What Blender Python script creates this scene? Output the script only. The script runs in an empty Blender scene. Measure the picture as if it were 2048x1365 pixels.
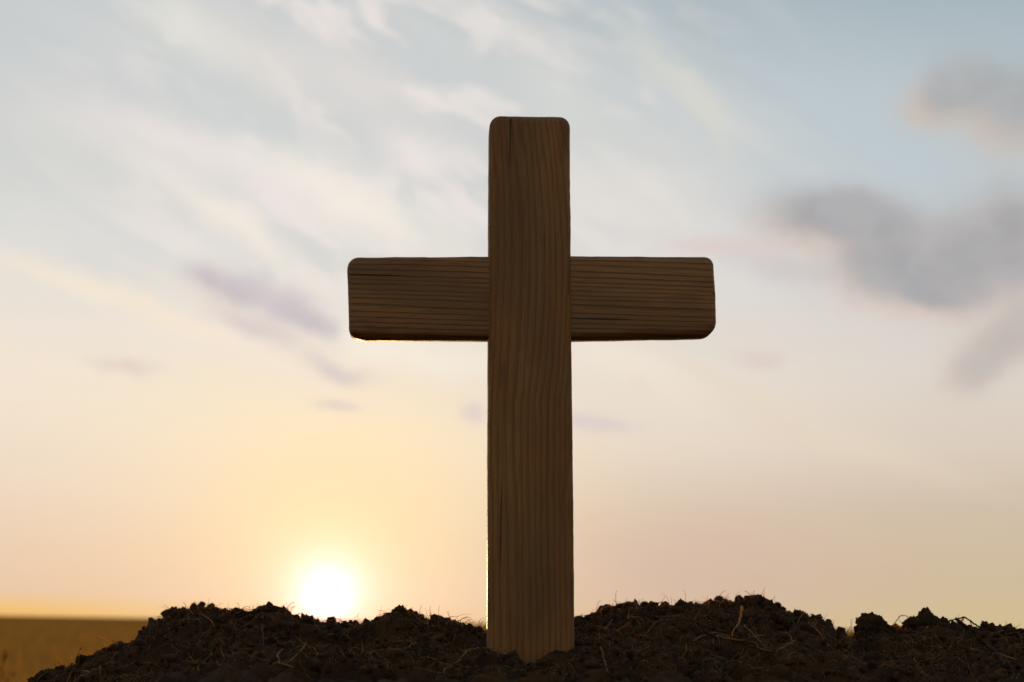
import bpy, bmesh, math, random
import numpy as np
from mathutils import Vector, Matrix

random.seed(11)
rng = np.random.default_rng(11)
sc = bpy.context.scene
COL = sc.collection

# ------------------------------------------------------------------ camera
CAM_H = 0.45                       # the camera sits about level with the top of the soil heap
F_PX = 3413.0                      # 60 mm on a 36 mm wide sensor, in pixels of the 2048 px photograph
PITCH = math.atan(565.5 / F_PX)
ROLL = math.radians(0.92)
CROSS_Y = 0.93
cam_d = bpy.data.cameras.new('camera')
cam_d.sensor_width = 36.0
cam_d.lens = 60.0
cam_d.clip_start = 0.01
cam_d.clip_end = 20000.0
cam_d.dof.use_dof = True
cam_d.dof.focus_distance = 0.91
cam_d.dof.aperture_fstop = 13.0
cam_d.dof.aperture_blades = 0
cam = bpy.data.objects.new('camera', cam_d)
COL.objects.link(cam)
ROT = Matrix.Rotation(math.pi / 2 + PITCH, 3, 'X') @ Matrix.Rotation(ROLL, 3, 'Z')
cam.matrix_world = Matrix.Translation((0, 0, CAM_H)) @ ROT.to_4x4()
sc.camera = cam
ROTN = np.array(ROT)


def ray(px, py):
    v = ROTN @ np.array([(px - 1024) / F_PX, -(py - 682.5) / F_PX, -1.0])
    return v / np.linalg.norm(v)


def at(px, py, Y):
    """the point at distance Y along the view that the photograph shows at a pixel"""
    v = ray(px, py)
    return np.array([0, 0, CAM_H]) + v * (Y / v[1])


def az_el(px, py):
    v = ray(px, py)
    return math.degrees(math.atan2(v[0], v[1])), math.degrees(math.asin(v[2]))


def lin(r, g, b):
    f = lambda c: (c / 255 / 12.92) if c / 255 <= 0.04045 else ((c / 255 + 0.055) / 1.055) ** 2.4
    return (f(r), f(g), f(b))


# ------------------------------------------------------------------ render settings
sc.view_settings.view_transform = 'Standard'
sc.view_settings.look = 'None'
sc.view_settings.exposure = 0.0
sc.view_settings.gamma = 1.0
sc.render.engine = 'CYCLES'
try:
    sc.cycles.use_denoising = True
    sc.cycles.denoiser = 'OPENIMAGEDENOISE'
except Exception:
    pass
sc.cycles.max_bounces = 8
sc.cycles.transparent_max_bounces = 16


# ------------------------------------------------------------------ node helpers
class NT:
    """writes node maths as expressions"""
    def __init__(self, tree):
        self.t = tree
        self.n = tree.nodes
        self.l = tree.links

    def put(self, sock, v):
        if isinstance(v, S):
            self.l.new(v.s, sock)
        else:
            if hasattr(v, '__len__') and len(v) == 3 and sock.type == 'RGBA':
                v = (*v, 1.0)
            sock.default_value = v

    def math(self, op, *a):
        m = self.n.new('ShaderNodeMath')
        m.operation = op
        for i, v in enumerate(a):
            self.put(m.inputs[i], v)
        return S(self, m.outputs[0])

    def mix(self, f, a, b, blend='MIX'):
        m = self.n.new('ShaderNodeMix')
        m.data_type = 'RGBA'
        m.blend_type = blend
        m.clamp_factor = True
        self.put(m.inputs[0], f)
        self.put(m.inputs[6], a)
        self.put(m.inputs[7], b)
        return S(self, m.outputs[2])

    def noise(self, vec, scale, detail=3.0, rough=0.5, dist=0.0, colour=False):
        m = self.n.new('ShaderNodeTexNoise')
        self.put(m.inputs['Vector'], vec)
        m.inputs['Scale'].default_value = scale
        m.inputs['Detail'].default_value = detail
        m.inputs['Roughness'].default_value = rough
        m.inputs['Distortion'].default_value = dist
        return S(self, m.outputs['Color' if colour else 'Fac'])

    def xyz(self, x, y, z):
        m = self.n.new('ShaderNodeCombineXYZ')
        for i, v in enumerate((x, y, z)):
            self.put(m.inputs[i], v)
        return S(self, m.outputs[0])

    def sep(self, v):
        m = self.n.new('ShaderNodeSeparateXYZ')
        self.put(m.inputs[0], v)
        return [S(self, m.outputs[i]) for i in range(3)]

    def smooth(self, v, a, b, lo=0.0, hi=1.0):
        m = self.n.new('ShaderNodeMapRange')
        m.interpolation_type = 'SMOOTHSTEP'
        self.put(m.inputs[0], v)
        for i, q in enumerate((a, b, lo, hi)):
            m.inputs[1 + i].default_value = q
        return S(self, m.outputs[0])

    def ramp(self, v, stops, interp='LINEAR'):
        m = self.n.new('ShaderNodeValToRGB')
        self.put(m.inputs[0], v)
        cr = m.color_ramp
        cr.interpolation = interp
        while len(cr.elements) < len(stops):
            cr.elements.new(0.5)
        for e, (p, c) in zip(cr.elements, stops):
            e.position = p
            e.color = (*c, 1.0)
        return S(self, m.outputs[0])

    def exp(self, v):
        return self.math('EXPONENT', v)


class S:
    def __init__(self, nt, s):
        self.nt = nt
        self.s = s

    def __add__(self, o): return self.nt.math('ADD', self, o)
    __radd__ = __add__
    def __sub__(self, o): return self.nt.math('SUBTRACT', self, o)
    def __rsub__(self, o): return self.nt.math('SUBTRACT', o, self)
    def __mul__(self, o): return self.nt.math('MULTIPLY', self, o)
    __rmul__ = __mul__
    def __truediv__(self, o): return self.nt.math('DIVIDE', self, o)


# ------------------------------------------------------------------ sky and sun
SUN_AZ, SUN_EL = az_el(655, 1190)
sun_dir = Vector(ray(655, 1190))
world = bpy.data.worlds.new('World')
sc.world = world
world.use_nodes = True
wt = world.node_tree
wt.nodes.clear()
W = NT(wt)
tc = wt.nodes.new('ShaderNodeTexCoord')
D = S(W, tc.outputs['Generated'])
dx, dy, dz = W.sep(D)
AZ = W.math('ARCTAN2', dx, dy) * (180 / math.pi)
EL = W.math('ARCSINE', dz) * (180 / math.pi)
# wispy warping of the cloud edges
wn = W.sep(W.noise(D, 9.0, 4.0, 0.55, colour=True))
wn2 = W.sep(W.noise(D, 34.0, 3.0, 0.5, colour=True))
AZW = AZ + (wn[0] - 0.5) * 2.6 + (wn2[0] - 0.5) * 0.8
ELW = EL + (wn[1] - 0.5) * 2.2 + (wn2[1] - 0.5) * 0.7

EMAX = 40.0
rl = lambda st: [(e / EMAX, lin(*c)) for e, c in st]
e01 = W.math('MAXIMUM', EL / EMAX, 0.0)
left = W.ramp(e01, rl([(0, (240, 186, 104)), (0.35, (240, 196, 128)), (0.8, (234, 200, 166)), (2.2, (235, 206, 176)),
                       (4.5, (238, 217, 196)), (7, (242, 227, 208)), (9.5, (236, 226, 214)), (12, (222, 221, 216)),
                       (14.5, (210, 212, 209)), (20.5, (194, 200, 202)), (40, (150, 168, 182))]))
right = W.ramp(e01, rl([(0, (211, 189, 144)), (1.5, (207, 187, 155)), (4, (208, 191, 168)), (6, (219, 204, 188)),
                        (8.5, (220, 212, 203)), (11, (212, 209, 208)), (14, (194, 203, 207)), (17, (184, 196, 202)),
                        (20.5, (166, 181, 188)), (40, (125, 148, 168))]))
sky = W.mix(W.smooth(AZ, -15, 15), left, right)


def blob(sky, px, py, rx, ry, ang, col, k, warp=True, p=1.0):
    """a soft cloud bank at a fixed direction of the sky"""
    a0, e0 = az_el(px, py)
    q = 180 / math.pi / F_PX
    c, s = math.cos(math.radians(-ang)), math.sin(math.radians(-ang))
    A, E = (AZW, ELW) if warp else (AZ, EL)
    u, v = A - a0, E - e0
    U = (u * c + v * s) / (rx * q)
    V = (v * c - u * s) / (ry * q)
    r2 = U * U + V * V
    if p != 1.0:
        r2 = W.math('POWER', r2, p)
    return W.mix(W.exp(r2 * -1.0) * k, sky, lin(*col))


# broad tints
sky = blob(sky, 1330, 1120, 400, 150, 0, (213, 182, 164), 0.8, False)
sky = blob(sky, 820, 1190, 260, 90, 0, (250, 208, 180), 0.6, False)
sky = blob(sky, 400, 1140, 220, 90, 0, (242, 202, 172), 0.6, False)
sky = blob(sky, 700, 900, 420, 230, 0, (254, 236, 202), 0.85, False)
sky = blob(sky, 1300, 760, 420, 200, 10, (236, 222, 206), 0.7, False)
sky = blob(sky, 1300, 430, 330, 200, 20, (219, 217, 213), 0.8, False)
sky = blob(sky, 1720, 240, 260, 150, 15, (190, 201, 206), 0.7)
sky = blob(sky, 150, 80, 300, 110, 20, (190, 200, 205), 0.5)
sky = blob(sky, 330, 420, 280, 90, 22, (218, 216, 213), 0.55)
sky = blob(sky, 690, 190, 620, 260, 15, (214, 213, 209), 0.6)
sky = blob(sky, 680, 1040, 330, 180, 0, (254, 224, 172), 0.75, False)
# veils of high cloud
fib = W.noise(W.xyz((AZ * 0.92 - EL * 0.38) * 0.035 , (AZ * 0.40 + EL * 0.92) * 0.16, 0.3), 2.2, 5.0, 0.55, 0.6)
wmask = W.exp(W.math('POWER', (AZ + 4.0) / 11.0, 2.0) * -1.0) * W.smooth(EL, 6, 11)
sky = W.mix(W.smooth(fib, 0.42, 0.72) * wmask * 0.75, sky, lin(234, 226, 221))
sky = W.mix(W.smooth(fib, 0.50, 0.28) * wmask * 0.45, sky, lin(206, 210, 212))
mot = W.noise(W.xyz((AZ * 0.90 - EL * 0.43) * 0.16, (AZ * 0.43 + EL * 0.90) * 0.40, 4.7), 2.1, 4.0, 0.55, 0.4)
mm = W.exp(W.math('POWER', (AZ + 5.0) / 8.0, 2.0) * -1.0) * W.smooth(EL, 7, 12)
sky = W.mix(W.smooth(mot, 0.48, 0.66) * mm * 0.85, sky, lin(238, 229, 224))
sky = W.mix(W.smooth(mot, 0.50, 0.33) * mm * 0.5, sky, lin(203, 207, 210))
for b in [
    (330, 300, 230, 42, 20, (236, 227, 223), 0.75), (560, 375, 210, 46, 22, (238, 229, 225), 0.8),
    (700, 410, 190, 42, 26, (246, 238, 226), 0.85), (490, 470, 190, 30, 28, (244, 235, 222), 0.8),
    (380, 60, 120, 48, 32, (226, 225, 217), 0.8), (520, 130, 130, 55, 35, (224, 219, 214), 0.75),
    (700, 185, 150, 60, 30, (225, 219, 215), 0.7), (830, 330, 90, 45, 5, (240, 230, 226), 0.8),
    (620, 290, 160, 30, 25, (208, 211, 210), 0.6), (450, 230, 180, 40, 25, (203, 209, 210), 0.6),
    (880, 60, 160, 50, 20, (208, 212, 210), 0.4),
    (1390, 170, 140, 26, 42, (214, 214, 206), 0.85), (1440, 250, 70, 26, 70, (216, 214, 206), 0.6),
    (1130, 180, 120, 60, 30, (216, 217, 212), 0.6), (1180, 350, 100, 40, 20, (221, 219, 214), 0.5),
    (180, 600, 280, 24, 16, (246, 231, 210), 0.75), (420, 680, 260, 26, 18, (246, 230, 212), 0.7),
    (110, 740, 130, 18, 3, (246, 230, 210), 0.6), (800, 700, 230, 40, 15, (248, 238, 222), 0.7),
    (1250, 720, 170, 60, 15, (243, 231, 215), 0.6), (1560, 800, 260, 22, 24, (229, 215, 196), 0.6),
    (1650, 870, 200, 22, 20, (229, 212, 192), 0.6),
]:
    sky = blob(sky, *b)

puff = W.noise(D, 22.0, 3.0, 0.5, 0.3) - 0.5
puff2 = W.noise(D, 62.0, 3.0, 0.55, 0.5) - 0.5


def bank(sky, blobs, core, k=0.95, edge=None, shift=(-14, 22), amp=0.8, lo=0.0, hi=1.25):
    """a cloud: puffs merged into one soft mass, its edge towards the sun catching warm light"""
    def mass(ox, oy):
        F = None
        for px, py, rx, ry, ang in blobs:
            a0, e0 = az_el(px + ox, py + oy)
            q = 180 / math.pi / F_PX
            c, sn = math.cos(math.radians(-ang)), math.sin(math.radians(-ang))
            u, v_ = AZW - a0, ELW - e0
            U = (u * c + v_ * sn) / (rx * q)
            V = (v_ * c - u * sn) / (ry * q)
            f = W.exp((U * U + V * V) * -1.0)
            F = f if F is None else W.math('MAXIMUM', F, f) * 0.7 + (F + f) * 0.3
        return F + (puff * amp + puff2 * 0.45 * amp) * W.smooth(F, 0.0, 0.6)
    if edge:
        sky = W.mix(W.smooth(mass(*shift), lo, hi) * 0.85, sky, lin(*edge))
    tone = W.mix(W.smooth(puff + puff2 * 0.6, -0.16, 0.20), lin(*core), lin(*[c + (232 - c) * 0.15 for c in core]))
    return W.mix(W.smooth(mass(0, 0), lo, hi) * k, sky, tone)


# left, mauve
sky = bank(sky, [(425, 570, 70, 32, 20), (500, 592, 95, 44, 8), (600, 628, 75, 50, 15), (650, 650, 60, 34, 15)], (196, 187, 193), 0.9,
           (240, 228, 214), (-6, 26))
sky = bank(sky, [(530, 672, 110, 26, 20), (690, 745, 80, 22, 10)], (212, 198, 196), 0.8)
sky = bank(sky, [(250, 745, 75, 16, 10), (690, 812, 60, 14, 5)], (222, 204, 194), 0.8)
sky = bank(sky, [(945, 845, 36, 24, 0), (1165, 850, 64, 22, 12), (1225, 862, 50, 14, 10)], (214, 200, 200), 0.7)
sky = bank(sky, [(1295, 785, 22, 22, 0)], (230, 213, 202), 0.6)
# right
sky = bank(sky, [(1580, 525, 130, 30, 12)], (203, 196, 196), 0.8)
sky = bank(sky, [(1450, 492, 130, 20, -3), (1535, 697, 52, 24, 0)], (221, 200, 192), 0.75)
sky = bank(sky, [(1620, 430, 120, 52, 8), (1740, 440, 140, 60, 10), (1790, 525, 170, 78, 15), (1930, 500, 140, 100, -10),
                 (2050, 440, 90, 84, -20), (1850, 580, 120, 34, 5), (2050, 530, 70, 80, 0)], (163, 163, 166), 0.94, (224, 204, 191), (-10, 30))
sky = bank(sky, [(1890, 180, 66, 52, 45), (1970, 175, 110, 66, 12), (2060, 205, 100, 80, 20)], (164, 168, 171), 0.9,
           (207, 190, 176), (-34, 34))
sky = bank(sky, [(2030, 660, 110, 56, -25), (1960, 720, 84, 42, -35), (2080, 640, 90, 80, 0)], (190, 182, 177), 0.9, (218, 201, 188), (-28, 16))

# brightness round the low sun
cs = W.n.new('ShaderNodeVectorMath')
cs.operation = 'DOT_PRODUCT'
W.put(cs.inputs[0], D)
cs.inputs[1].default_value = sun_dir
ANG = W.math('ARCCOSINE', W.math('MINIMUM', S(W, cs.outputs['Value']), 0.9999999)) * (180 / math.pi)


def add_glow(c, f, col):
    return W.mix(1.0, c, W.mix(W.math('MINIMUM', f, 1.0), (0, 0, 0), col), 'ADD')


sky = add_glow(sky, W.exp(ANG * (-1 / 0.56)), (2.1, 1.45, 2.1))
sky = add_glow(sky, W.exp(W.math('POWER', ANG / 2.5, 2.0) * -1.0), (0.34, 0.15, 0.07))
sky = add_glow(sky, W.exp(ANG * (-1 / 3.2)), (0.18, 0.06, 0.01))

# away from the sunset: a clear, dimmer physical sky
nish = wt.nodes.new('ShaderNodeTexSky')
nish.sky_type = 'NISHITA'
nish.sun_disc = False
nish.sun_elevation = math.radians(SUN_EL)
nish.sun_rotation = math.radians(SUN_AZ)
nish.air_density = 1.2
nish.dust_density = 2.0
NISH_K = 1.0
far = W.mix(1.0, S(W, nish.outputs[0]), (NISH_K, NISH_K, NISH_K), 'MULTIPLY')
far = W.mix(0.6, far, (0.30, 0.275, 0.25))
front = W.smooth(dy, 0.10, 0.75) * W.smooth(dz, 0.92, 0.45)
sky = W.mix(front, far, sky)
BG = wt.nodes.new('ShaderNodeBackground')
W.put(BG.inputs[0], sky)
BG.inputs[1].default_value = 1.0
out = wt.nodes.new('ShaderNodeOutputWorld')
wt.links.new(BG.outputs[0], out.inputs[0])
world.cycles.sampling_method = 'MANUAL'
world.cycles.sample_map_resolution = 1024

sun_d = bpy.data.lights.new('sun', 'SUN')
sun_d.energy = 5.0
sun_d.angle = math.radians(0.6)
sun_d.color = (1.0, 0.64, 0.26)
sun = bpy.data.objects.new('sun', sun_d)
COL.objects.link(sun)
sun.location = (-2, 12, 3)
sun.rotation_euler = sun_dir.to_track_quat('Z', 'Y').to_euler()


# ------------------------------------------------------------------ object helpers
def tag(o, label=None, cat=None, group=None, kind=None):
    if label: o['label'] = label
    if cat: o['category'] = cat
    if group: o['group'] = group
    if kind: o['kind'] = kind
    return o


def link(name, me, mat=None, parent=None):
    if mat: me.materials.append(mat)
    o = bpy.data.objects.new(name, me)
    COL.objects.link(o)
    if parent: o.parent = parent
    return o


def np_mesh(name, verts, faces, smooth=True):
    """verts (n,3); faces: (m,k) array or a list of such arrays"""
    me = bpy.data.meshes.new(name)
    if not isinstance(faces, (list, tuple)): faces = [faces]
    faces = [np.asarray(f, dtype=np.int32) for f in faces if len(f)]
    idx = np.concatenate([f.ravel() for f in faces])
    tot = np.concatenate([np.full(len(f), f.shape[1], np.int32) for f in faces])
    st = np.concatenate([[0], np.cumsum(tot)[:-1]]).astype(np.int32)
    me.vertices.add(len(verts))
    me.vertices.foreach_set('co', np.asarray(verts, np.float32).ravel())
    me.loops.add(len(idx))
    me.loops.foreach_set('vertex_index', idx)
    me.polygons.add(len(tot))
    me.polygons.foreach_set('loop_start', st)
    me.polygons.foreach_set('loop_total', tot)
    me.update(calc_edges=True)
    me.validate()
    me.polygons.foreach_set('use_smooth', np.full(len(me.polygons), smooth))
    return me


def ico(sub):
    bm = bmesh.new()
    bmesh.ops.create_icosphere(bm, subdivisions=sub, radius=1.0)
    v = np.array([q.co[:] for q in bm.verts])
    f = np.array([[q.index for q in p.verts] for p in bm.faces], np.int32)
    bm.free()
    return v, f


# smooth lattice noise in numpy, about -1..1
_P = rng.random((256, 256, 8)) * 2 - 1


def vnoise2(x, y, ch=0):
    xi, yi = np.floor(x).astype(int), np.floor(y).astype(int)
    fx, fy = x - xi, y - yi
    fx, fy = fx * fx * fx * (fx * (fx * 6 - 15) + 10), fy * fy * fy * (fy * (fy * 6 - 15) + 10)
    T = _P[:, :, ch]
    a, b = T[xi % 256, yi % 256], T[(xi + 1) % 256, yi % 256]
    c, d = T[xi % 256, (yi + 1) % 256], T[(xi + 1) % 256, (yi + 1) % 256]
    return (a * (1 - fx) + b * fx) * (1 - fy) + (c * (1 - fx) + d * fx) * fy


def vnoise3(p, s, ch=0):
    x, y, z = (p * s).T
    zi = np.floor(z).astype(int)
    fz = z - zi
    fz = fz * fz * (3 - 2 * fz)
    return vnoise2(x + zi * 17.3, y + zi * 9.7, ch) * (1 - fz) + vnoise2(x + (zi + 1) * 17.3, y + (zi + 1) * 9.7, ch) * fz


# ------------------------------------------------------------------ materials
def new_mat(name):
    m = bpy.data.materials.new(name)
    m.use_nodes = True
    nt = NT(m.node_tree)
    bs = m.node_tree.nodes['Principled BSDF']
    return m, nt, bs


def obj_co(nt):
    return S(nt, nt.n.new('ShaderNodeTexCoord').outputs['Object'])


def bump(nt, bs, h, dist, strength=1.0):
    b = nt.n.new('ShaderNodeBump')
    b.inputs['Distance'].default_value = dist
    b.inputs['Strength'].default_value = strength
    nt.put(b.inputs['Height'], h)
    nt.l.new(b.outputs[0], bs.inputs['Normal'])


def wood_mat(name, along, pith, tilt, spacing, seed, light, dark, curve=0.0, wav=1.3, con=1.0):
    """growth rings cut lengthwise; along: 'x' or 'z' is the grain"""
    m, nt, bs = new_mat(name)
    x, y, z = nt.sep(obj_co(nt))
    L, C = (x, z) if along == 'x' else (z, x)
    warp = nt.noise(nt.xyz(L * 5.0, C * 22.0, y * 22.0 + seed), 1.0, 2.0, 0.5) - 0.5
    wide = nt.noise(nt.xyz(L * 1.6, C * 75.0, seed + 2.0), 1.0, 1.0, 0.5) - 0.5
    warp2 = nt.noise(nt.xyz(L * 40.0, C * 160.0, y * 160.0 + seed), 1.0, 2.0, 0.5) - 0.5
    c = C - pith[0] + L * tilt
    if curve:
        Lq = nt.math('MAXIMUM', L, 0.135) - 0.21
        c = c + Lq * Lq * curve
    d = y - pith[1]
    rad = nt.math('SQRT', c * c + d * d)
    ph = rad / spacing + warp * wav + wide * 2.6 + warp2 * 0.3
    saw = nt.math('FRACT', ph)
    late = nt.smooth(saw, 0.45, 0.93) * nt.smooth(saw, 1.0, 0.965)
    ringvar = nt.noise(nt.xyz(nt.math('FLOOR', ph) * 3.7, seed, 0.0), 1.0, 0.0)
    fibre = nt.noise(nt.xyz(L * 55.0, C * 1900.0, y * 1900.0 + seed), 1.0, 3.0, 0.6)
    patch = nt.noise(nt.xyz(L * 12.0, C * 55.0, y * 55.0 + seed + 4.0), 1.0, 4.0, 0.6)
    col = nt.mix(nt.smooth(patch, 0.30, 0.70), lin(*light), lin(light[0] * 1.02, light[1] * 0.90, light[2] * 0.76))
    col = nt.mix(late * (ringvar * 0.9 + 0.35) * con, col, lin(*dark))
    col = nt.mix(nt.smooth(fibre, 0.42, 0.72) * 0.42, col, lin(*dark))
    col = nt.mix(nt.smooth(patch, 0.54, 0.72) * 0.6, col, lin(dark[0] * 0.8, dark[1] * 0.8, dark[2] * 0.9))
    broad = nt.noise(nt.xyz(L * 7.0, C * 24.0, y * 20.0 + seed + 9.0), 1.0, 3.0, 0.55)
    col = nt.mix(nt.smooth(broad, 0.35, 0.68) * 0.48, col, lin(dark[0] * 0.9, dark[1] * 0.92, dark[2] * 0.95))
    check = nt.noise(nt.xyz(L * 7.0, C * 420.0, y * 300.0 + seed), 1.0, 1.0, 0.4)
    col = nt.mix(nt.smooth(check, 0.70, 0.76) * 0.8, col, lin(22, 15, 9))
    nt.put(bs.inputs['Base Color'], col)
    nt.put(bs.inputs['Roughness'], nt.smooth(fibre, 0.2, 0.8, 0.50, 0.74))
    bs.inputs['Specular IOR Level'].default_value = 0.4
    bump(nt, bs, late * -0.7 + fibre * 0.5 - nt.smooth(check, 0.70, 0.76) * 1.6, 0.00035)
    return m


M_POST = wood_mat('post_wood', 'z', (-0.034, 0.040), 0.02, 0.0021, 1.3, (130, 95, 47), (80, 55, 27), curve=0.8, wav=1.8, con=0.6)
M_BAR = wood_mat('crossbar_wood', 'x', (-0.052, 0.030), 0.010, 0.0029, 7.9, (136, 104, 62), (70, 50, 28), wav=1.3, con=0.9)


def soil_mat(name, a, b):
    m, nt, bs = new_mat(name)
    P = obj_co(nt)
    n1 = nt.noise(P, 60.0, 5.0, 0.65)
    n2 = nt.noise(P, 700.0, 4.0, 0.65)
    col = nt.mix(nt.smooth(n1, 0.32, 0.68), lin(*a), lin(*b))
    col = nt.mix(nt.smooth(n2, 0.58, 0.75) * 0.5, col, lin(a[0] * 1.35, a[1] * 1.3, a[2] * 1.2))
    nt.put(bs.inputs['Base Color'], col)
    bs.inputs['Roughness'].default_value = 0.95
    bs.inputs['Specular IOR Level'].default_value = 0.15
    bump(nt, bs, n2 + n1 * 0.6, 0.0012, 0.9)
    return m


M_SOIL = soil_mat('damp_soil', (66, 45, 25), (36, 26, 15))
M_CLOD = soil_mat('clod_soil', (64, 44, 25), (36, 26, 15))


def fibre_mat(name, a, b, trans=0.45):
    """dead root or straw: thin, lets some light through"""
    m, nt, bs = new_mat(name)
    P = obj_co(nt)
    n = nt.noise(P, 90.0, 4.0, 0.6)
    col = nt.mix(nt.smooth(n, 0.35, 0.65), lin(*a), lin(*b))
    nt.put(bs.inputs['Base Color'], col)
    bs.inputs['Roughness'].default_value = 0.75
    bs.inputs['Specular IOR Level'].default_value = 0.2
    tr = nt.n.new('ShaderNodeBsdfTranslucent')
    nt.put(tr.inputs[0], col)
    mx = nt.n.new('ShaderNodeMixShader')
    mx.inputs[0].default_value = trans
    nt.l.new(bs.outputs[0], mx.inputs[1])
    nt.l.new(tr.outputs[0], mx.inputs[2])
    nt.l.new(mx.outputs[0], nt.n['Material Output'].inputs[0])
    return m


M_ROOT = fibre_mat('dry_root', (158, 128, 84), (92, 70, 44), 0.5)
M_PALE = fibre_mat('pale_root', (150, 128, 100), (112, 90, 66))
M_STRAW = fibre_mat('yellow_straw', (190, 138, 58), (150, 100, 40))
M_TWIG = fibre_mat('twig_bark', (44, 29, 18), (28, 18, 12), 0.0)
M_TWIG.node_tree.nodes['Principled BSDF'].inputs['Specular IOR Level'].default_value = 0.02
M_HAIR = fibre_mat('fine_hair', (226, 176, 112), (186, 134, 76), 0.8)
M_GRASS = fibre_mat('dry_grass', (146, 104, 46), (104, 84, 38), 0.5)

m, nt, bs = new_mat('field_soil')
P = obj_co(nt)
n1 = nt.noise(P, 0.35, 5.0, 0.6)
n2 = nt.noise(P, 0.03, 4.0, 0.6)
col = nt.mix(nt.smooth(n1, 0.35, 0.65), lin(170, 116, 50), lin(142, 102, 46))
col = nt.mix(nt.smooth(n2, 0.40, 0.62) * 0.6, col, lin(178, 117, 52))
nt.put(bs.inputs['Base Color'], col)
bs.inputs['Roughness'].default_value = 1.0
bs.inputs['Specular IOR Level'].default_value = 0.0
M_FIELD = m

# ------------------------------------------------------------------ the field, flat to the horizon
v = np.array([(-9000, -9000, 0), (9000, -9000, 0), (9000, 9000, 0), (-9000, 9000, 0)], float)
tag(link('field', np_mesh('field', v, np.array([[0, 1, 2, 3]]), False), M_FIELD), kind='structure')

# ------------------------------------------------------------------ the soil heap
SIL = np.array([(-260, 1560), (-90, 1470), (0, 1418), (70, 1380), (150, 1340), (215, 1312), (262, 1303), (300, 1280), (322, 1258),
                (335, 1234), (352, 1226), (400, 1226), (445, 1228), (470, 1234), (500, 1232), (530, 1222), (560, 1224),
                (600, 1240), (640, 1250), (700, 1256), (735, 1258), (760, 1246), (780, 1234), (800, 1228), (825, 1233),
                (850, 1246), (890, 1246), (912, 1254), (930, 1267), (970, 1268), (1060, 1262), (1150, 1246), (1178, 1242),
                (1200, 1232), (1220, 1226), (1250, 1219), (1300, 1220), (1345, 1218), (1385, 1214), (1420, 1210), (1470, 1217),
                (1500, 1213), (1530, 1214), (1560, 1222), (1600, 1236), (1640, 1246), (1655, 1256), (1668, 1276), (1705, 1283),
                (1730, 1268), (1760, 1266), (1790, 1270), (1815, 1266), (1850, 1260), (1890, 1258), (1930, 1264), (1970, 1266),
                (2048, 1264), (2200, 1262), (2500, 1300), (2900, 1420)], float)
LINE1 = np.array([(-260, 1640), (0, 1420), (70, 1392), (150, 1362), (300, 1332), (500, 1322), (900, 1306), (945, 1297), (978, 1295),
                  (1005, 1303), (1035, 1324), (1055, 1332), (1075, 1329), (1105, 1310), (1148, 1303), (1200, 1300), (1400, 1306),
                  (1800, 1312), (2048, 1312), (2500, 1340), (2900, 1440)], float)
YC = lambda px: 1.045 + 0.028 * np.sin(px * 0.006) + 0.02 * np.sin(px * 0.017 + 1)
Y1, Y0 = 0.912, 0.765
pc = np.array([at(p, q, YC(p)) for p, q in SIL])
p1 = np.array([at(p, q, Y1) for p, q in LINE1])
p0 = np.array([at(p, max(1405, q + 70), Y0) for p, q in LINE1])


def heap(x, y):
    yc = np.interp(x, pc[:, 0], pc[:, 1])
    zc = np.interp(x, pc[:, 0], pc[:, 2])
    z1 = np.interp(x, p1[:, 0], p1[:, 2])
    z0 = np.interp(x, p0[:, 0], p0[:, 2])
    ends = np.maximum(0, pc[0, 0] - x) * 0.62 + np.maximum(0, x - pc[-1, 0]) * 0.62
    t = np.clip((y - Y1) / (yc - Y1), 0, 1)
    t = t * t * (3 - 2 * t) * 0.5 + t * 0.5
    mid = z1 + (zc - z1) * t
    fr = z0 + (z1 - z0) * np.clip((y - Y0) / (Y1 - Y0), 0, 1)
    z = np.where(y > Y1, mid, fr)
    back = np.maximum(0, y - yc)
    z = z - np.minimum(back * 6, 1) * back * 0.62
    frn = np.maximum(0, Y0 - y)
    z = z - np.minimum(frn * 5, 1) * frn * 0.70
    return z - ends


def lumps(x, y, s, ch):
    """rounded lumps with creases between"""
    return np.abs(vnoise2(x * s, y * s, ch)) * 2 - 0.55


def soil_z(x, y):
    z = heap(x, y)
    wx = x + 0.006 * vnoise2(x * 60, y * 60, 6)
    wy = y + 0.006 * vnoise2(x * 60 + 31, y * 60, 7)
    a = 0.0042 * lumps(wx, wy, 42, 0) + 0.0028 * lumps(wx + 3, wy, 105, 1) + 0.0016 * lumps(wx, wy + 5, 230, 2)
    a = a + 0.0007 * vnoise2(wx * 620, wy * 620, 3) + 0.0105 * np.maximum(0, vnoise2(x * 9, y * 14, 4)) * ((y < 0.88) | (y > 1.12))
    yc = np.interp(x, pc[:, 0], pc[:, 1])
    crest = np.exp(-((y - yc) / 0.03) ** 2)
    hugs = np.exp(-((y - Y1) / 0.02) ** 2 - ((x - 0.011) / 0.05) ** 2)
    z = z + a * (1 - 0.45 * crest) * (1 - 0.6 * hugs) - 0.0012
    return np.maximum(z, -0.03)


def spaced(lo, hi, step, far_lo, far_hi, k=1.18):
    mid = np.arange(lo, hi, step)
    o = [mid]
    s, q = step, lo
    lows = []
    while q > far_lo:
        s *= k
        q -= min(s, 0.05)
        lows.append(q)
    s, q = step, mid[-1]
    highs = []
    while q < far_hi:
        s *= k
        q += min(s, 0.05)
        highs.append(q)
    return np.concatenate([lows[::-1], mid, highs])


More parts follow.
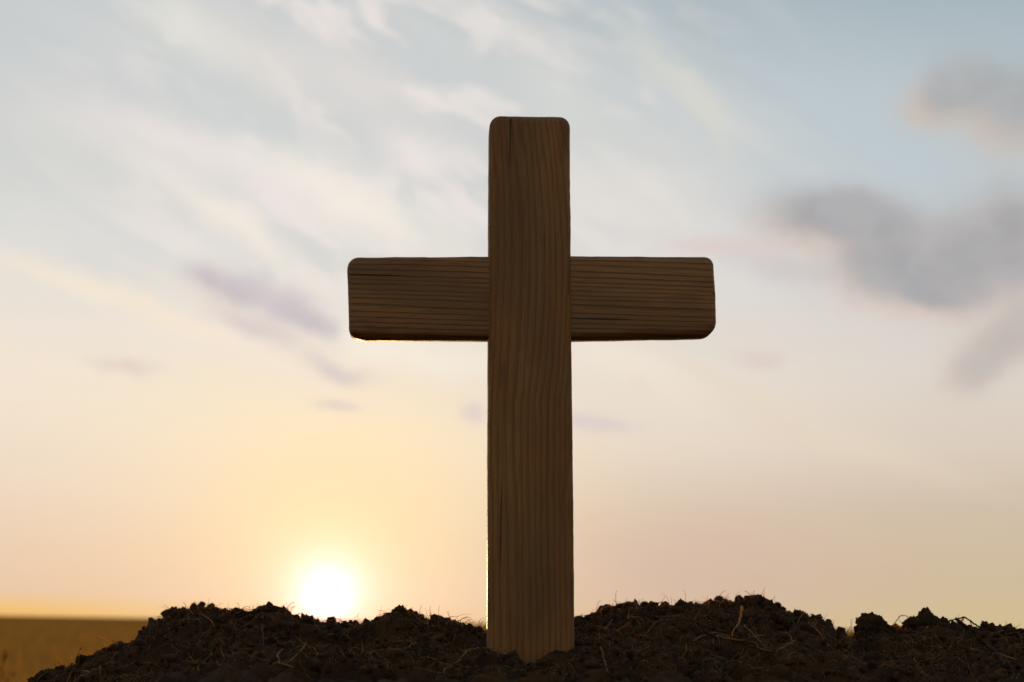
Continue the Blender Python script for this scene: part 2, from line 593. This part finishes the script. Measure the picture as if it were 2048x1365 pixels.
gx = spaced(-0.345, 0.385, 0.00105, -2.3, 2.6)
gy = spaced(0.775, 1.135, 0.00110, -0.6, 2.4)
X, Yg = np.meshgrid(gx, gy)
Z = soil_z(X, Yg)
nx_, ny_ = len(gx), len(gy)
ids = np.arange(nx_ * ny_).reshape(ny_, nx_)
quads = np.stack([ids[:-1, :-1], ids[:-1, 1:], ids[1:, 1:], ids[1:, :-1]], -1).reshape(-1, 4)
tag(link('soil_mound', np_mesh('soil_mound', np.stack([X, Yg, Z], -1).reshape(-1, 3), quads), M_SOIL), kind='structure')


def hit(px, py, lift=0.0):
    """where the view through a pixel meets the heap (or the crest line when it passes above)"""
    v_ = ray(px, py)
    ys = np.linspace(0.78, 1.10, 640)
    pts = np.array([0, 0, CAM_H]) + np.outer(ys / v_[1], v_)
    below = np.nonzero(soil_z(pts[:, 0], pts[:, 1]) > pts[:, 2] - lift)[0]
    if len(below):
        return pts[below[0]]
    x_ = at(px, py, 1.04)[0]
    return at(px, py, float(np.interp(x_, pc[:, 0], pc[:, 1])))


# ------------------------------------------------------------------ crumbs of soil
iv, if_ = ico(2)
N = 22000
cx = rng.uniform(-0.36, 0.40, N)
cy = rng.uniform(0.78, 1.12, N)
near_crest = rng.random(N) < 0.25
ycr = np.interp(cx, pc[:, 0], pc[:, 1])
cy = np.where(near_crest, ycr + rng.normal(0, 0.010, N), cy)
keep = ~((np.abs(cx - 0.011) < 0.027) & (cy > 0.90) & (cy < 0.96))
cx, cy = cx[keep], cy[keep]
N = len(cx)
r = np.clip(rng.lognormal(math.log(0.00085), 0.50, N), 0.0004, 0.0036)
r = np.where(rng.random(N) < 0.06, r * 1.5, r)
cz = soil_z(cx, cy) + r * rng.uniform(-0.1, 0.55, N)
allv = np.empty((N, len(iv), 3), np.float32)
for i in range(N):
    q = iv * rng.uniform(0.7, 1.25, 3)
    o = rng.uniform(0, 60, 3)
    q = q * (1 + 0.50 * vnoise3(iv + o, 1.6, 0) + 0.34 * vnoise3(iv + o, 3.6, 1))[:, None]
    a, b = rng.uniform(0, 6.28, 2)
    ca, sa, cb, sb = math.cos(a), math.sin(a), math.cos(b), math.sin(b)
    Rm = np.array([[ca, -sa, 0], [sa, ca, 0], [0, 0, 1]]) @ np.array([[1, 0, 0], [0, cb, -sb], [0, sb, cb]])
    allv[i] = q @ Rm.T * r[i] + (cx[i], cy[i], cz[i])
fa = (if_[None] + (np.arange(N) * len(iv))[:, None, None]).reshape(-1, 3)
tag(link('soil_crumbs', np_mesh('soil_crumbs', allv.reshape(-1, 3), fa), M_SOIL),
    'loose dark soil crumbs scattered all over the heap', 'soil crumbs', kind='stuff')


# ------------------------------------------------------------------ tubes for roots, twigs and straws
def tube(pts, rad, sides=6):
    """pts (n,3), rad (n,): a closed tapered tube"""
    pts, rad = np.asarray(pts, float), np.asarray(rad, float)
    n = len(pts)
    T = np.gradient(pts, axis=0)
    T /= np.linalg.norm(T, axis=1)[:, None] + 1e-12
    up = np.array([0.31, 0.52, 0.80])
    U = np.cross(T, up)
    U /= np.linalg.norm(U, axis=1)[:, None] + 1e-12
    V = np.cross(T, U)
    a = np.linspace(0, 2 * math.pi, sides, endpoint=False)
    ring = pts[:, None] + rad[:, None, None] * (np.cos(a)[None, :, None] * U[:, None] + np.sin(a)[None, :, None] * V[:, None])
    vs = np.concatenate([ring.reshape(-1, 3), pts[:1], pts[-1:]])
    k = np.arange(sides)
    k2 = (k + 1) % sides
    q = np.concatenate([np.stack([i * sides + k, i * sides + k2, (i + 1) * sides + k2, (i + 1) * sides + k], -1) for i in range(n - 1)])
    t0 = np.stack([k2, k, np.full(sides, n * sides)], -1)
    t1 = np.stack([(n - 1) * sides + k, (n - 1) * sides + k2, np.full(sides, n * sides + 1)], -1)
    return vs, q, np.concatenate([t0, t1])


def spline(p, n):
    p = np.asarray(p, float)
    s = np.concatenate([[0], np.cumsum(np.linalg.norm(np.diff(p, axis=0), axis=1))])
    u = np.linspace(0, s[-1], n)
    m = np.gradient(p, s, axis=0) if len(p) > 2 else np.repeat((p[1:] - p[:1]) / s[-1], 2, 0)
    i = np.clip(np.searchsorted(s, u, side='right') - 1, 0, len(p) - 2)
    h = (s[i + 1] - s[i])[:, None]
    t = ((u - s[i]) / (s[i + 1] - s[i]))[:, None]
    return ((2 * t**3 - 3 * t**2 + 1) * p[i] + (t**3 - 2 * t**2 + t) * h * m[i]
            + (-2 * t**3 + 3 * t**2) * p[i + 1] + (t**3 - t**2) * h * m[i + 1])


def join(parts):
    vs, q, t, o = [], [], [], 0
    for a, b, c in parts:
        vs.append(a)
        q.append(b + o)
        t.append(c + o)
        o += len(a)
    return np.concatenate(vs), [np.concatenate(q), np.concatenate(t)]


# fine root hairs matted through the soil
hairs, crest_hairs = [], []
NF = 9500
for i in range(NF):
    x0 = rng.uniform(-0.35, 0.39)
    if rng.random() < 0.40:
        y0 = float(np.interp(x0, pc[:, 0], pc[:, 1])) + rng.normal(0, 0.008)
        stick = rng.random() < 0.6
    else:
        y0 = rng.uniform(0.79, 1.08)
        stick = rng.random() < 0.10
    if abs(x0 - 0.011) < 0.035 and 0.895 < y0 < 0.97:
        continue
    L = 0.005 + 0.013 * rng.random() ** 2 if stick else rng.uniform(0.008, 0.034)
    n = 8 if stick else 15
    th = rng.uniform(0, 2 * math.pi)
    p = np.zeros((n, 3))
    x, y = x0, y0
    z = float(soil_z(np.array(x0), np.array(y0)))
    curl = rng.normal(0, 0.16)
    el = rng.uniform(0.0, 1.0)
    for k in range(n):
        if stick:
            p[k] = (x, y, z - 0.001)
            x += math.cos(th) * math.cos(el) * L / n
            y += math.sin(th) * math.cos(el) * L / n
            z += math.sin(el) * L / n
            el += rng.normal(-0.08, 0.25)
        else:
            p[k] = (x, y, 0)
            x += math.cos(th) * L / n
            y += math.sin(th) * L / n
        th += curl * 0.6 + rng.normal(0, 0.17)
    if not stick:
        p[:, 2] = soil_z(p[:, 0], p[:, 1])
        p[1:-1, 2] = np.maximum(p[1:-1, 2], 0.5 * (p[:-2, 2] + p[2:, 2])) + rng.uniform(0.0002, 0.0016)
    if np.any((np.abs(p[:, 0] - 0.011) < 0.026) & (p[:, 1] > 0.905) & (p[:, 1] < 0.96)):
        continue
    r0 = rng.uniform(0.00014, 0.00036) if stick else 0.00006 + 0.00019 * rng.random() ** 2.2
    (crest_hairs if stick else hairs).append(tube(p, np.linspace(r0, r0 * 0.35, n), 4))
vs, fs = join(hairs)
tag(link('root_hairs', np_mesh('root_hairs', vs, fs), M_ROOT),
    'fine dry root hairs matted through the dark soil', 'root hairs', kind='stuff')

vs, fs = join(crest_hairs)
tag(link('bristling_hairs', np_mesh('bristling_hairs', vs, fs), M_HAIR),
    'thin pale hairs bristling up out of the crest of the heap', 'root hairs', kind='stuff')

# ------------------------------------------------------------------ single clods that stand out on the heap
cv, cf = ico(5)
CG = 'soil clods standing out on the heap'


def clod(px, py, w, h, label, Y=None, tip=0.0, rough=1.0, lean=0.0):
    """px, py: middle of the clod in the photograph; w, h its size there in pixels"""
    c = at(px, py, Y if Y else float(YC(px)) - 0.004)
    s = c[1] / F_PX
    o = rng.uniform(0, 90, 3)
    d = cv.copy()
    k = 1 + rough * (0.30 * vnoise3(d + o, 1.3, 0) + 0.24 * (np.abs(vnoise3(d + o, 2.8, 1)) - 0.3)
                     + 0.12 * vnoise3(d + o, 6.5, 2) + 0.055 * vnoise3(d + o, 15, 3))
    d = d * k[:, None]
    top = np.clip(d[:, 2], 0, 2)
    d[:, 0] = d[:, 0] * (1 - tip * np.minimum(top, 1.2) / 1.3) + lean * top
    d[:, 1] *= 1 - tip * np.minimum(top, 1.2) / 1.3
    d = d * (w * s / 2, (w + h) * s / 4, h * s / 2)
    d[:, 2] = np.where(d[:, 2] < 0, d[:, 2] * 1.5, d[:, 2])
    ob = link('soil_clod', np_mesh('soil_clod', d, cf), M_CLOD)
    ob.location = c
    return tag(ob, label, 'soil clod', CG)


clod(1362, 1212, 26, 30, 'small pointed soil clod on the crest, shaped like a shark fin', tip=0.7)
clod(1420, 1209, 20, 22, 'tiny rounded soil clod between the fin shaped and the twin clods', tip=0.4)
clod(1479, 1212, 28, 34, 'rounded upright soil clod, left one of the twin on the highest crest', tip=0.3)
clod(1512, 1211, 48, 32, 'broad bristly soil clod, right one of the twin on the highest crest', rough=1.4)
clod(1215, 1227, 32, 28, 'squat knobbly soil clod two steps up the slope from the right side of the post', rough=1.2)
clod(1188, 1236, 22, 20, 'round little soil clod nearest to the right side of the post on the skyline')
clod(1250, 1219, 44, 22, 'flat topped soil clod where the slope beside the post levels into the crest', rough=1.2)
clod(1290, 1212, 18, 16, 'tiny ragged soil clod on the level crest, left of the fin shaped one', rough=1.6)
clod(1553, 1219, 30, 24, 'ragged soil clod with root tufts just below the twin topped clods', rough=1.7)
clod(1600, 1236, 32, 26, 'dark soil clod on the falling slope left of the notch in the crest', rough=1.3)
clod(1640, 1262, 44, 40, 'heavy dark soil clod overhanging the notch in the crest from its left', rough=1.1, Y=1.0)
clod(1742, 1256, 64, 52, 'large hunched soil clod right of the notch, humped to the left and sloping right', tip=0.25, lean=-0.15)
clod(1768, 1264, 56, 34, 'wedge shaped soil clod leaning on the right flank of the large hunched clod', tip=0.3)
clod(1851, 1248, 54, 62, 'tallest peaked soil clod on the right, like a small tower on the skyline', tip=0.62)
clod(1828, 1252, 34, 28, 'knobbly soil clod stuck to the left foot of the tall peaked clod', rough=1.4)
clod(1888, 1250, 26, 30, 'small round headed soil clod just right of the tall peaked clod', tip=0.25)
clod(1912, 1262, 46, 26, 'low soil clod under the upper end of the forked twig')
clod(1990, 1270, 60, 20, 'long low soil clod beneath the root lying along the right edge', rough=1.2)
clod(237, 1299, 52, 22, 'flat slab shaped soil clod on the falling left slope of the heap', rough=0.9)
clod(166, 1318, 24, 15, 'small soil clod sitting lowest on the left slope of the heap', rough=1.2)
clod(281, 1294, 26, 22, 'rounded soil clod uphill of the flat slab on the left slope')
clod(303, 1272, 30, 26, 'crumbly soil clod halfway up the steep left shoulder of the heap', rough=1.5)
clod(350, 1236, 44, 36, 'shaggy soil clod at the top of the left shoulder above the curled stub', rough=1.5)
clod(412, 1230, 50, 22, 'low broad soil clod on the left hump, between the shoulder and the crossed twigs', rough=1.3)
clod(540, 1224, 56, 24, 'smooth domed soil clod holding the upper ends of the crossed twigs')
clod(612, 1245, 30, 20, 'small soil clod at the left rim of the hollow under the sun', rough=1.4)
clod(672, 1256, 16, 14, 'tiny soil clod in the hollow right under the sun', rough=1.4)
clod(708, 1261, 26, 22, 'egg shaped soil clod at the right end of the hollow under the sun')
clod(760, 1248, 34, 22, 'ragged soil clod on the rise between the hollow and the dome left of the post', rough=1.5)
clod(800, 1233, 46, 36, 'domed soil clod, highest point of the skyline between the sun and the post', tip=0.3)
clod(886, 1248, 36, 22, 'brown soil clod beside the looped pale root left of the post', rough=1.3)
clod(952, 1268, 30, 24, 'small dark soil clod touching the left side of the post', rough=1.3, Y=0.99)

# ------------------------------------------------------------------ twigs, straws and thicker roots


def strand(name, label, cat, group, mat, lines, wob=0.0004, sides=8, lift=0.0012):
    """lines: [(points, start radius px, end radius px)], points (px, py) or (px, py, Y); without Y the piece lies on the soil"""
    parts = []
    base = None
    for pts, ra, rb in lines:
        P3 = []
        for p in pts:
            if len(p) == 3:
                P3.append(at(*p))
            else:
                P3.append(hit(p[0], p[1], lift))
        if base is None: base = np.array(P3[-1])
        n = max(8, 7 * len(P3))
        c = spline(P3, n)
        o = rng.uniform(0, 50)
        c = c + wob * np.stack([vnoise2(np.arange(n) * 0.6 + o, np.full(n, 3.3 + j * 5.1), j) for j in range(3)], -1)
        rr = np.linspace(ra, rb, n) * 0.95 / F_PX
        rr = rr * (1 + 0.22 * vnoise2(np.arange(n) * 0.9 + o, np.full(n, 0.5), 5))
        parts.append(tube(c - base, rr, sides))
    vs, fs = join(parts)
    ob = link(name, np_mesh(name, vs, fs), mat)
    ob.location = base
    return tag(ob, label, cat, group)


GT, GR, GS = 'dead twigs on the soil heap', 'thicker roots lying in the soil', 'dry straws on the soil heap'
strand('twig', 'dark forked twig slanting down from the skyline on the far right', 'twig', GT, M_TWIG, [
    ([(1911, 1238, 0.985), (1936, 1256), (1965, 1280), (1990, 1303), (2012, 1334)], 2.8, 4.0),
    ([(1898, 1241, 0.985), (1913, 1239, 0.985), (1929, 1235, 0.985), (1940, 1242, 0.985), (1962, 1257, 0.985), (1986, 1271, 0.985)], 1.3, 2.0),
    ([(1922, 1246, 0.99), (1929, 1236, 0.998)], 1.6, 1.2),
    ([(1962, 1258, 1.0), (1966, 1266, 1.0)], 1.0, 0.6), ([(1940, 1242, 0.985), (1944, 1252, 0.985)], 0.9, 0.5)], lift=0.0020)
strand('root', 'thin wiry rootlet arching over the skyline between the hunched and the peaked clods', 'root', GR, M_ROOT, [
    ([(1786, 1252, 1.03), (1795, 1240, 1.03), (1800, 1233, 1.03), (1812, 1232, 1.03), (1822, 1240, 1.03)], 1.1, 0.7)])
strand('root', 'stiff bristle like root poking left from the top of the large hunched clod', 'root', GR, M_TWIG, [
    ([(1712, 1237, 1.04), (1722, 1240, 1.04), (1734, 1246, 1.04)], 1.6, 2.6)])
strand('root', 'bent root lying along the skyline at the right edge', 'root', GR, M_TWIG, [
    ([(1962, 1272, 1.0), (1985, 1266, 1.0), (2015, 1262, 1.0), (2060, 1264, 1.0)], 3.0, 4.5)])
strand('root', 'pale slanting root just under the skyline at the right edge', 'root', GR, M_ROOT, [
    ([(2030, 1270, 0.985), (2042, 1282, 0.98), (2056, 1296, 0.975)], 3.2, 4.4)])
strand('root', 'tan root propped steeply between the forked twig and the right edge', 'root', GR, M_ROOT, [
    ([(2014, 1272, 0.985), (2006, 1284, 0.98), (1996, 1296, 0.975)], 1.8, 1.4)])
strand('twig', 'longer of the crossed twigs bridging the dip on the left hump', 'twig', GT, M_TWIG, [
    ([(468, 1238, 1.03), (498, 1227, 1.03), (532, 1215, 1.03)], 2.4, 2.8)])
strand('twig', 'shorter of the crossed twigs under the longer one on the left hump', 'twig', GT, M_TWIG, [
    ([(470, 1232, 1.02), (482, 1227, 1.02), (494, 1223, 1.02)], 2.0, 1.6)])
strand('twig', 'dark curled stub poking left out of the shoulder of the heap', 'twig', GT, M_TWIG, [
    ([(306, 1248, 1.04), (312, 1246, 1.04), (326, 1248, 1.04), (348, 1254, 1.04)], 2.4, 4.2)])
strand('root', 'hair thin loop of root hanging under the curled stub', 'root', GR, M_ROOT, [
    ([(309, 1249, 1.035), (305, 1254, 1.035), (314, 1258, 1.035), (324, 1263, 1.03)], 0.9, 0.9)])
strand('root', 'pale looped root sticking up from the hollow just left of the post', 'root', GR, M_PALE, [
    ([(892, 1249, 0.99), (906, 1243, 0.985), (916, 1250, 0.985), (918, 1260, 0.985), (911, 1268, 0.985)], 1.6, 1.9),
    ([(920, 1245, 0.985), (925, 1255, 0.985), (922, 1264, 0.985), (912, 1269, 0.985)], 2.0, 1.6)])
strand('root', 'white horizontal root stretching from the looped root to the post', 'root', GR, M_PALE, [
    ([(896, 1263, 0.98), (915, 1268, 0.978), (940, 1271, 0.975), (971, 1267, 0.972)], 1.4, 1.9)])
strand('straw', 'yellow bent straw hanging down below the twin topped clods', 'straw', GS, M_STRAW, [
    ([(1484, 1214, 1.0), (1482, 1228, 0.985), (1477, 1246, 0.965), (1468, 1262, 0.95), (1461, 1276, 0.94)], 2.6, 1.5)])
strand('root', 'long arched root in the middle of the dark soil below the yellow straw', 'root', GR, M_ROOT, [
    ([(1378, 1288), (1392, 1280), (1408, 1272), (1430, 1266), (1452, 1270), (1480, 1281), (1504, 1285), (1528, 1299), (1546, 1303)], 1.6, 1.3),
    ([(1430, 1266), (1440, 1260), (1455, 1264)], 1.0, 0.7), ([(1480, 1281), (1500, 1276), (1520, 1283)], 1.0, 0.6)])
strand('root', 'short pale branching root right of the end of the long arched root', 'root', GR, M_PALE, [
    ([(1555, 1301), (1564, 1296), (1572, 1291)], 1.2, 0.9), ([(1522, 1283), (1528, 1291), (1537, 1300)], 1.4, 0.8)])
strand('root', 'pale comma shaped root low in the soil below the long arched root', 'root', GR, M_ROOT, [
    ([(1498, 1330), (1508, 1337), (1519, 1338), (1526, 1333)], 1.1, 0.8)])
strand('straw', 'pale upright straw in the soil nearest to the right side of the post', 'straw', GS, M_PALE, [
    ([(1203, 1294), (1206, 1312), (1212, 1330), (1216, 1346)], 1.5, 1.1)])
strand('root', 'pale stubby root below the first clods right of the post', 'root', GR, M_PALE, [
    ([(1203, 1257), (1214, 1254), (1219, 1247), (1226, 1239)], 1.3, 1.7)])
strand('root', 'thin brown root sloping across the top of the slope right of the post', 'root', GR, M_ROOT, [
    ([(1236, 1250), (1250, 1240), (1268, 1236), (1284, 1240), (1290, 1246)], 1.1, 0.7)])
strand('straw', 'thin pale straw upright on the slope under the level crest', 'straw', GS, M_ROOT, [
    ([(1259, 1218, 0.99), (1258, 1228, 0.985), (1257, 1240, 0.98)], 1.4, 1.6)])
strand('root', 'double thread of pale root lying under the fin shaped clod', 'root', GR, M_PALE, [
    ([(1322, 1234), (1342, 1233), (1364, 1230)], 0.9, 0.7), ([(1330, 1240), (1350, 1237), (1370, 1235)], 0.7, 0.6)])
strand('root', 'curly root loop on the front of the left hump', 'root', GR, M_ROOT, [
    ([(566, 1299), (557, 1307), (558, 1318), (566, 1324), (580, 1322), (590, 1312), (586, 1300)], 1.5, 1.0)])
strand('root', 'long root trailing down to the right from the curly loop', 'root', GR, M_ROOT, [
    ([(545, 1330), (565, 1328), (590, 1336), (612, 1350), (625, 1362)], 1.2, 1.5)])
strand('root', 'long bowed root in front of the left foot of the post', 'root', GR, M_ROOT, [
    ([(826, 1335), (860, 1342), (895, 1336), (918, 1322), (930, 1308), (945, 1300)], 1.0, 1.3)])
strand('root', 'thin root creeping over the soil edge at the left foot of the post', 'root', GR, M_ROOT, [
    ([(925, 1304), (950, 1298), (975, 1297, 0.905), (1000, 1299, 0.905), (1014, 1303, 0.905)], 1.0, 0.8)])
strand('root', 'vertical root thread below the left end of the crossed twigs', 'root', GR, M_ROOT, [
    ([(524, 1248), (525, 1262), (527, 1276), (526, 1290)], 1.0, 0.8)])
strand('root', 'pale zigzag root low on the right below the forked twig', 'root', GR, M_PALE, [
    ([(1925, 1302), (1937, 1301), (1945, 1298), (1958, 1301)], 0.9, 0.7)])
strand('root', 'pair of golden hair roots curling over the low left slope', 'root', GR, M_STRAW, [
    ([(112, 1325, 1.03), (112, 1331, 1.03), (122, 1336, 1.03), (136, 1338, 1.03)], 1.0, 1.3),
    ([(116, 1326, 1.03), (126, 1331, 1.03), (136, 1338, 1.03)], 1.0, 1.0)])
strand('straw', 'thin straw lying down the edge of the lowest left slope', 'straw', GS, M_ROOT, [
    ([(148, 1330, 1.02), (130, 1338, 1.02), (108, 1347, 1.02), (94, 1351, 1.02)], 1.6, 1.2)])
strand('root', 'golden bristle standing on the lowest clod of the left slope', 'root', GR, M_STRAW, [
    ([(152, 1314, 1.03), (157, 1308, 1.03), (159, 1302, 1.03), (165, 1295, 1.03)], 0.9, 1.1)])
strand('root', 'tuft of golden root on top of the flat slab shaped clod', 'root', GR, M_STRAW, [
    ([(236, 1291, 1.03), (229, 1288, 1.03), (226, 1280, 1.03)], 0.9, 0.7), ([(236, 1291, 1.03), (232, 1284, 1.03), (231, 1279, 1.03)], 0.9, 0.6)])

# ------------------------------------------------------------------ the cross
TH_P, TH_B = 0.024, 0.019
FRONT = CROSS_Y - TH_P / 2


def outline(corners, step=0.0012):
    """corners: [(x, z, corner radius)], anticlockwise seen from the front"""
    out_ = []
    n = len(corners)
    for i in range(n):
        a, b, c = (np.array(corners[(i + k) % n][:2]) for k in (-1, 0, 1))
        rr = corners[i][2]
        u, w = (a - b) / np.linalg.norm(a - b), (c - b) / np.linalg.norm(c - b)
        if u[0] * w[1] - u[1] * w[0] > -0.15:          # nearly straight: no rounding needed
            out_.append(b)
            continue
        half = math.acos(np.clip(u @ w, -1, 1)) / 2
        t = rr / math.tan(half)
        s, e = b + u * t, b + w * t
        mid = b + (u + w) / np.linalg.norm(u + w) * rr / math.sin(half)
        a0 = math.atan2(*(s - mid)[::-1])
        a1 = math.atan2(*(e - mid)[::-1])
        while a1 < a0: a1 += 2 * math.pi
        out_ += [mid + rr * np.array([math.cos(q), math.sin(q)]) for q in np.linspace(a0, a1, 12)]
    P_ = np.array(out_)
    Q = np.concatenate([P_, P_[:1]])
    s = np.concatenate([[0], np.cumsum(np.linalg.norm(np.diff(Q, axis=0), axis=1))])
    keep_ = np.concatenate([[True], np.diff(s) > 1e-7])
    s, Q = s[keep_], Q[keep_]
    u = np.linspace(0, s[-1], int(s[-1] / step), endpoint=False)
    return np.stack([np.interp(u, s, Q[:, 0]), np.interp(u, s, Q[:, 1])], -1)


def slab(P_, yf, yb, edge, wear=0.00010, seed=0.0):
    """a board with rounded, slightly worn edges"""
    n = len(P_)
    d = np.roll(P_, -1, 0) - np.roll(P_, 1, 0)
    d /= np.linalg.norm(d, axis=1)[:, None]
    nrm = np.stack([d[:, 1], -d[:, 0]], -1)
    k = np.arange(n)
    # closed noise: sampled along the outline's own coordinates
    wv = vnoise2(P_[:, 0] * 70 + seed, P_[:, 1] * 70 + 9, 0) + 0.6 * vnoise2(P_[:, 0] * 260 + seed, P_[:, 1] * 260, 1)
    P_ = P_ + nrm * (wv * wear)[:, None]
    er = edge * (1 + 0.22 * vnoise2(P_[:, 0] * 90 + seed, P_[:, 1] * 90 + 40, 2))
    rings = []
    SEG = 8
    for q in np.linspace(0, math.pi / 2, SEG):
        o = er * (1 - math.sin(q))
        rings.append(np.stack([P_[:, 0] - nrm[:, 0] * o, np.full(n, yb) - er * (1 - math.cos(q)), P_[:, 1] - nrm[:, 1] * o], -1))
    for q in np.linspace(math.pi / 2, 0, SEG):
        o = er * (1 - math.sin(q))
        rings.append(np.stack([P_[:, 0] - nrm[:, 0] * o, np.full(n, yf) + er * (1 - math.cos(q)), P_[:, 1] - nrm[:, 1] * o], -1))
    vs = np.concatenate(rings)
    k2 = (k + 1) % n
    qs = np.concatenate([np.stack([i * n + k2, i * n + k, (i + 1) * n + k, (i + 1) * n + k2], -1) for i in range(len(rings) - 1)])
    last = (len(rings) - 1) * n
    back = np.arange(n)[None, :]
    frontf = (last + np.arange(n)[::-1])[None, :]
    return vs, [qs, back, frontf]


def xz(px, py, yf):
    p = at(px, py, yf)
    return p[0], p[2]


base = at(1061, 1310, CROSS_Y)
cross = bpy.data.objects.new('wooden_cross', None)
cross.empty_display_size = 0.05
COL.objects.link(cross)
cross.location = base
cross.rotation_euler.z = math.radians(2.3)
tag(cross, 'brown wooden cross with rounded edges standing in the dark soil heap against the sunset', 'cross')


def board(name, corners, yf, yb, edge, mat, seed):
    P_ = outline([(*xz(px, py, yf), r_) for px, py, r_ in corners])
    vs, fs = slab(P_, yf, yb, edge, seed=seed)
    me = np_mesh(name, vs - base, fs)
    return link(name, me, mat, cross)


# corners anticlockwise from the lower left, front faces
board('upright_post', [(973, 1480, 0.004), (1150, 1480, 0.004), (1146, 1000, 0.2), (1142, 640, 0.2), (1139, 230, 0.0062), (977, 230, 0.0066),
                       (975, 680, 0.2)], FRONT, FRONT + TH_P, 0.0042, M_POST, 3.0)
fb = FRONT + 0.0026
board('crossbar', [(697, 670, 0.0042), (724, 677, 0.012), (976, 676, 0.2), (1143, 675, 0.2), (1437, 668, 0.0084), (1429, 509, 0.0052), (1143, 510, 0.2), (976, 512, 0.2),
                   (693, 516, 0.0066)], fb, fb + TH_B, 0.0040, M_BAR, 17.0)

# ------------------------------------------------------------------ dry grass on the field
NG = 42000
gy_ = np.exp(rng.uniform(math.log(2.2), math.log(90), NG))
gx_ = gy_ * rng.uniform(-0.62, 0.62, NG)
cl = vnoise2(gx_ * 0.5, gy_ * 0.5, 4) + vnoise2(gx_ * 2, gy_ * 2, 5) * 0.6
keep = (cl > -0.25) & ~((np.abs(gx_) < 2.0) & (gy_ < 2.6))
gx_, gy_ = gx_[keep], gy_[keep]
n = len(gx_)
hgt = rng.uniform(0.05, 0.20, n) * (1 + 0.3 * vnoise2(gx_ * 0.3, gy_ * 0.3, 1))
hgt = np.minimum(hgt, 0.26)
ww = rng.uniform(0.002, 0.005, n) * (1 + gy_ * 0.04)
ta = rng.uniform(0, math.pi, n)
ln = rng.normal(0, 0.35, (n, 2)) * hgt[:, None]
ux, uy = np.cos(ta) * ww, np.sin(ta) * ww
zz = np.zeros(n)
b0 = np.stack([gx_ - ux, gy_ - uy, zz - 0.01], -1)
b1 = np.stack([gx_ + ux, gy_ + uy, zz - 0.01], -1)
m0 = np.stack([gx_ + ln[:, 0] * 0.35 - ux * 0.7, gy_ + ln[:, 1] * 0.35 - uy * 0.7, hgt * 0.6], -1)
m1 = np.stack([gx_ + ln[:, 0] * 0.35 + ux * 0.7, gy_ + ln[:, 1] * 0.35 + uy * 0.7, hgt * 0.6], -1)
tp = np.stack([gx_ + ln[:, 0], gy_ + ln[:, 1], hgt], -1)
vs = np.stack([b0, b1, m0, m1, tp], 1).reshape(-1, 3)
o = (np.arange(n) * 5)[:, None]
tag(link('dry_grass', np_mesh('dry_grass', vs, [o + np.array([[0, 1, 3, 2]]), o + np.array([[2, 3, 4]])]), M_GRASS),
    'short golden dry grass covering the field behind the heap', 'grass', kind='stuff')

# two stalks of dead weed at the foot of the heap


def stalk(label, lines):
    parts = []
    root = at(lines[0][0][0][0], 1240, lines[0][0][0][2])
    root[2] = 0
    for j, (pts, ra, rb) in enumerate(lines):
        P3 = [at(*p) for p in pts]
        if j == 0: P3 = [root] + P3
        c = spline(np.array(P3) - root, 7 * len(P3))
        parts.append(tube(c, np.linspace(ra, rb, len(c)), 6))
    vs_, fs_ = join(parts)
    o_ = link('weed_stalk', np_mesh('weed_stalk', vs_, fs_), M_STRAW)
    o_.location = root
    tag(o_, label, 'weed stalk', 'dead weed stalks at the foot of the heap')


stalk('tall golden weed stalk at the left edge behind the heap', [
    ([(5, 1350, 1.95), (8, 1322, 1.95), (7, 1300, 1.95)], 0.0016, 0.0012),
    ([(5, 1350, 1.95), (0, 1336, 1.95), (-6, 1326, 1.95)], 0.0012, 0.0008), ([(8, 1322, 1.95), (13, 1310, 1.95), (10, 1302, 1.95)], 0.0012, 0.002)])
stalk('short branched golden weed stalk between the left edge and the heap', [
    ([(14, 1364, 1.9), (9, 1354, 1.9), (6, 1349, 1.9)], 0.0014, 0.001),
    ([(14, 1362, 1.9), (22, 1352, 1.9), (30, 1350, 1.9), (18, 1346, 1.9)], 0.0012, 0.0009)])
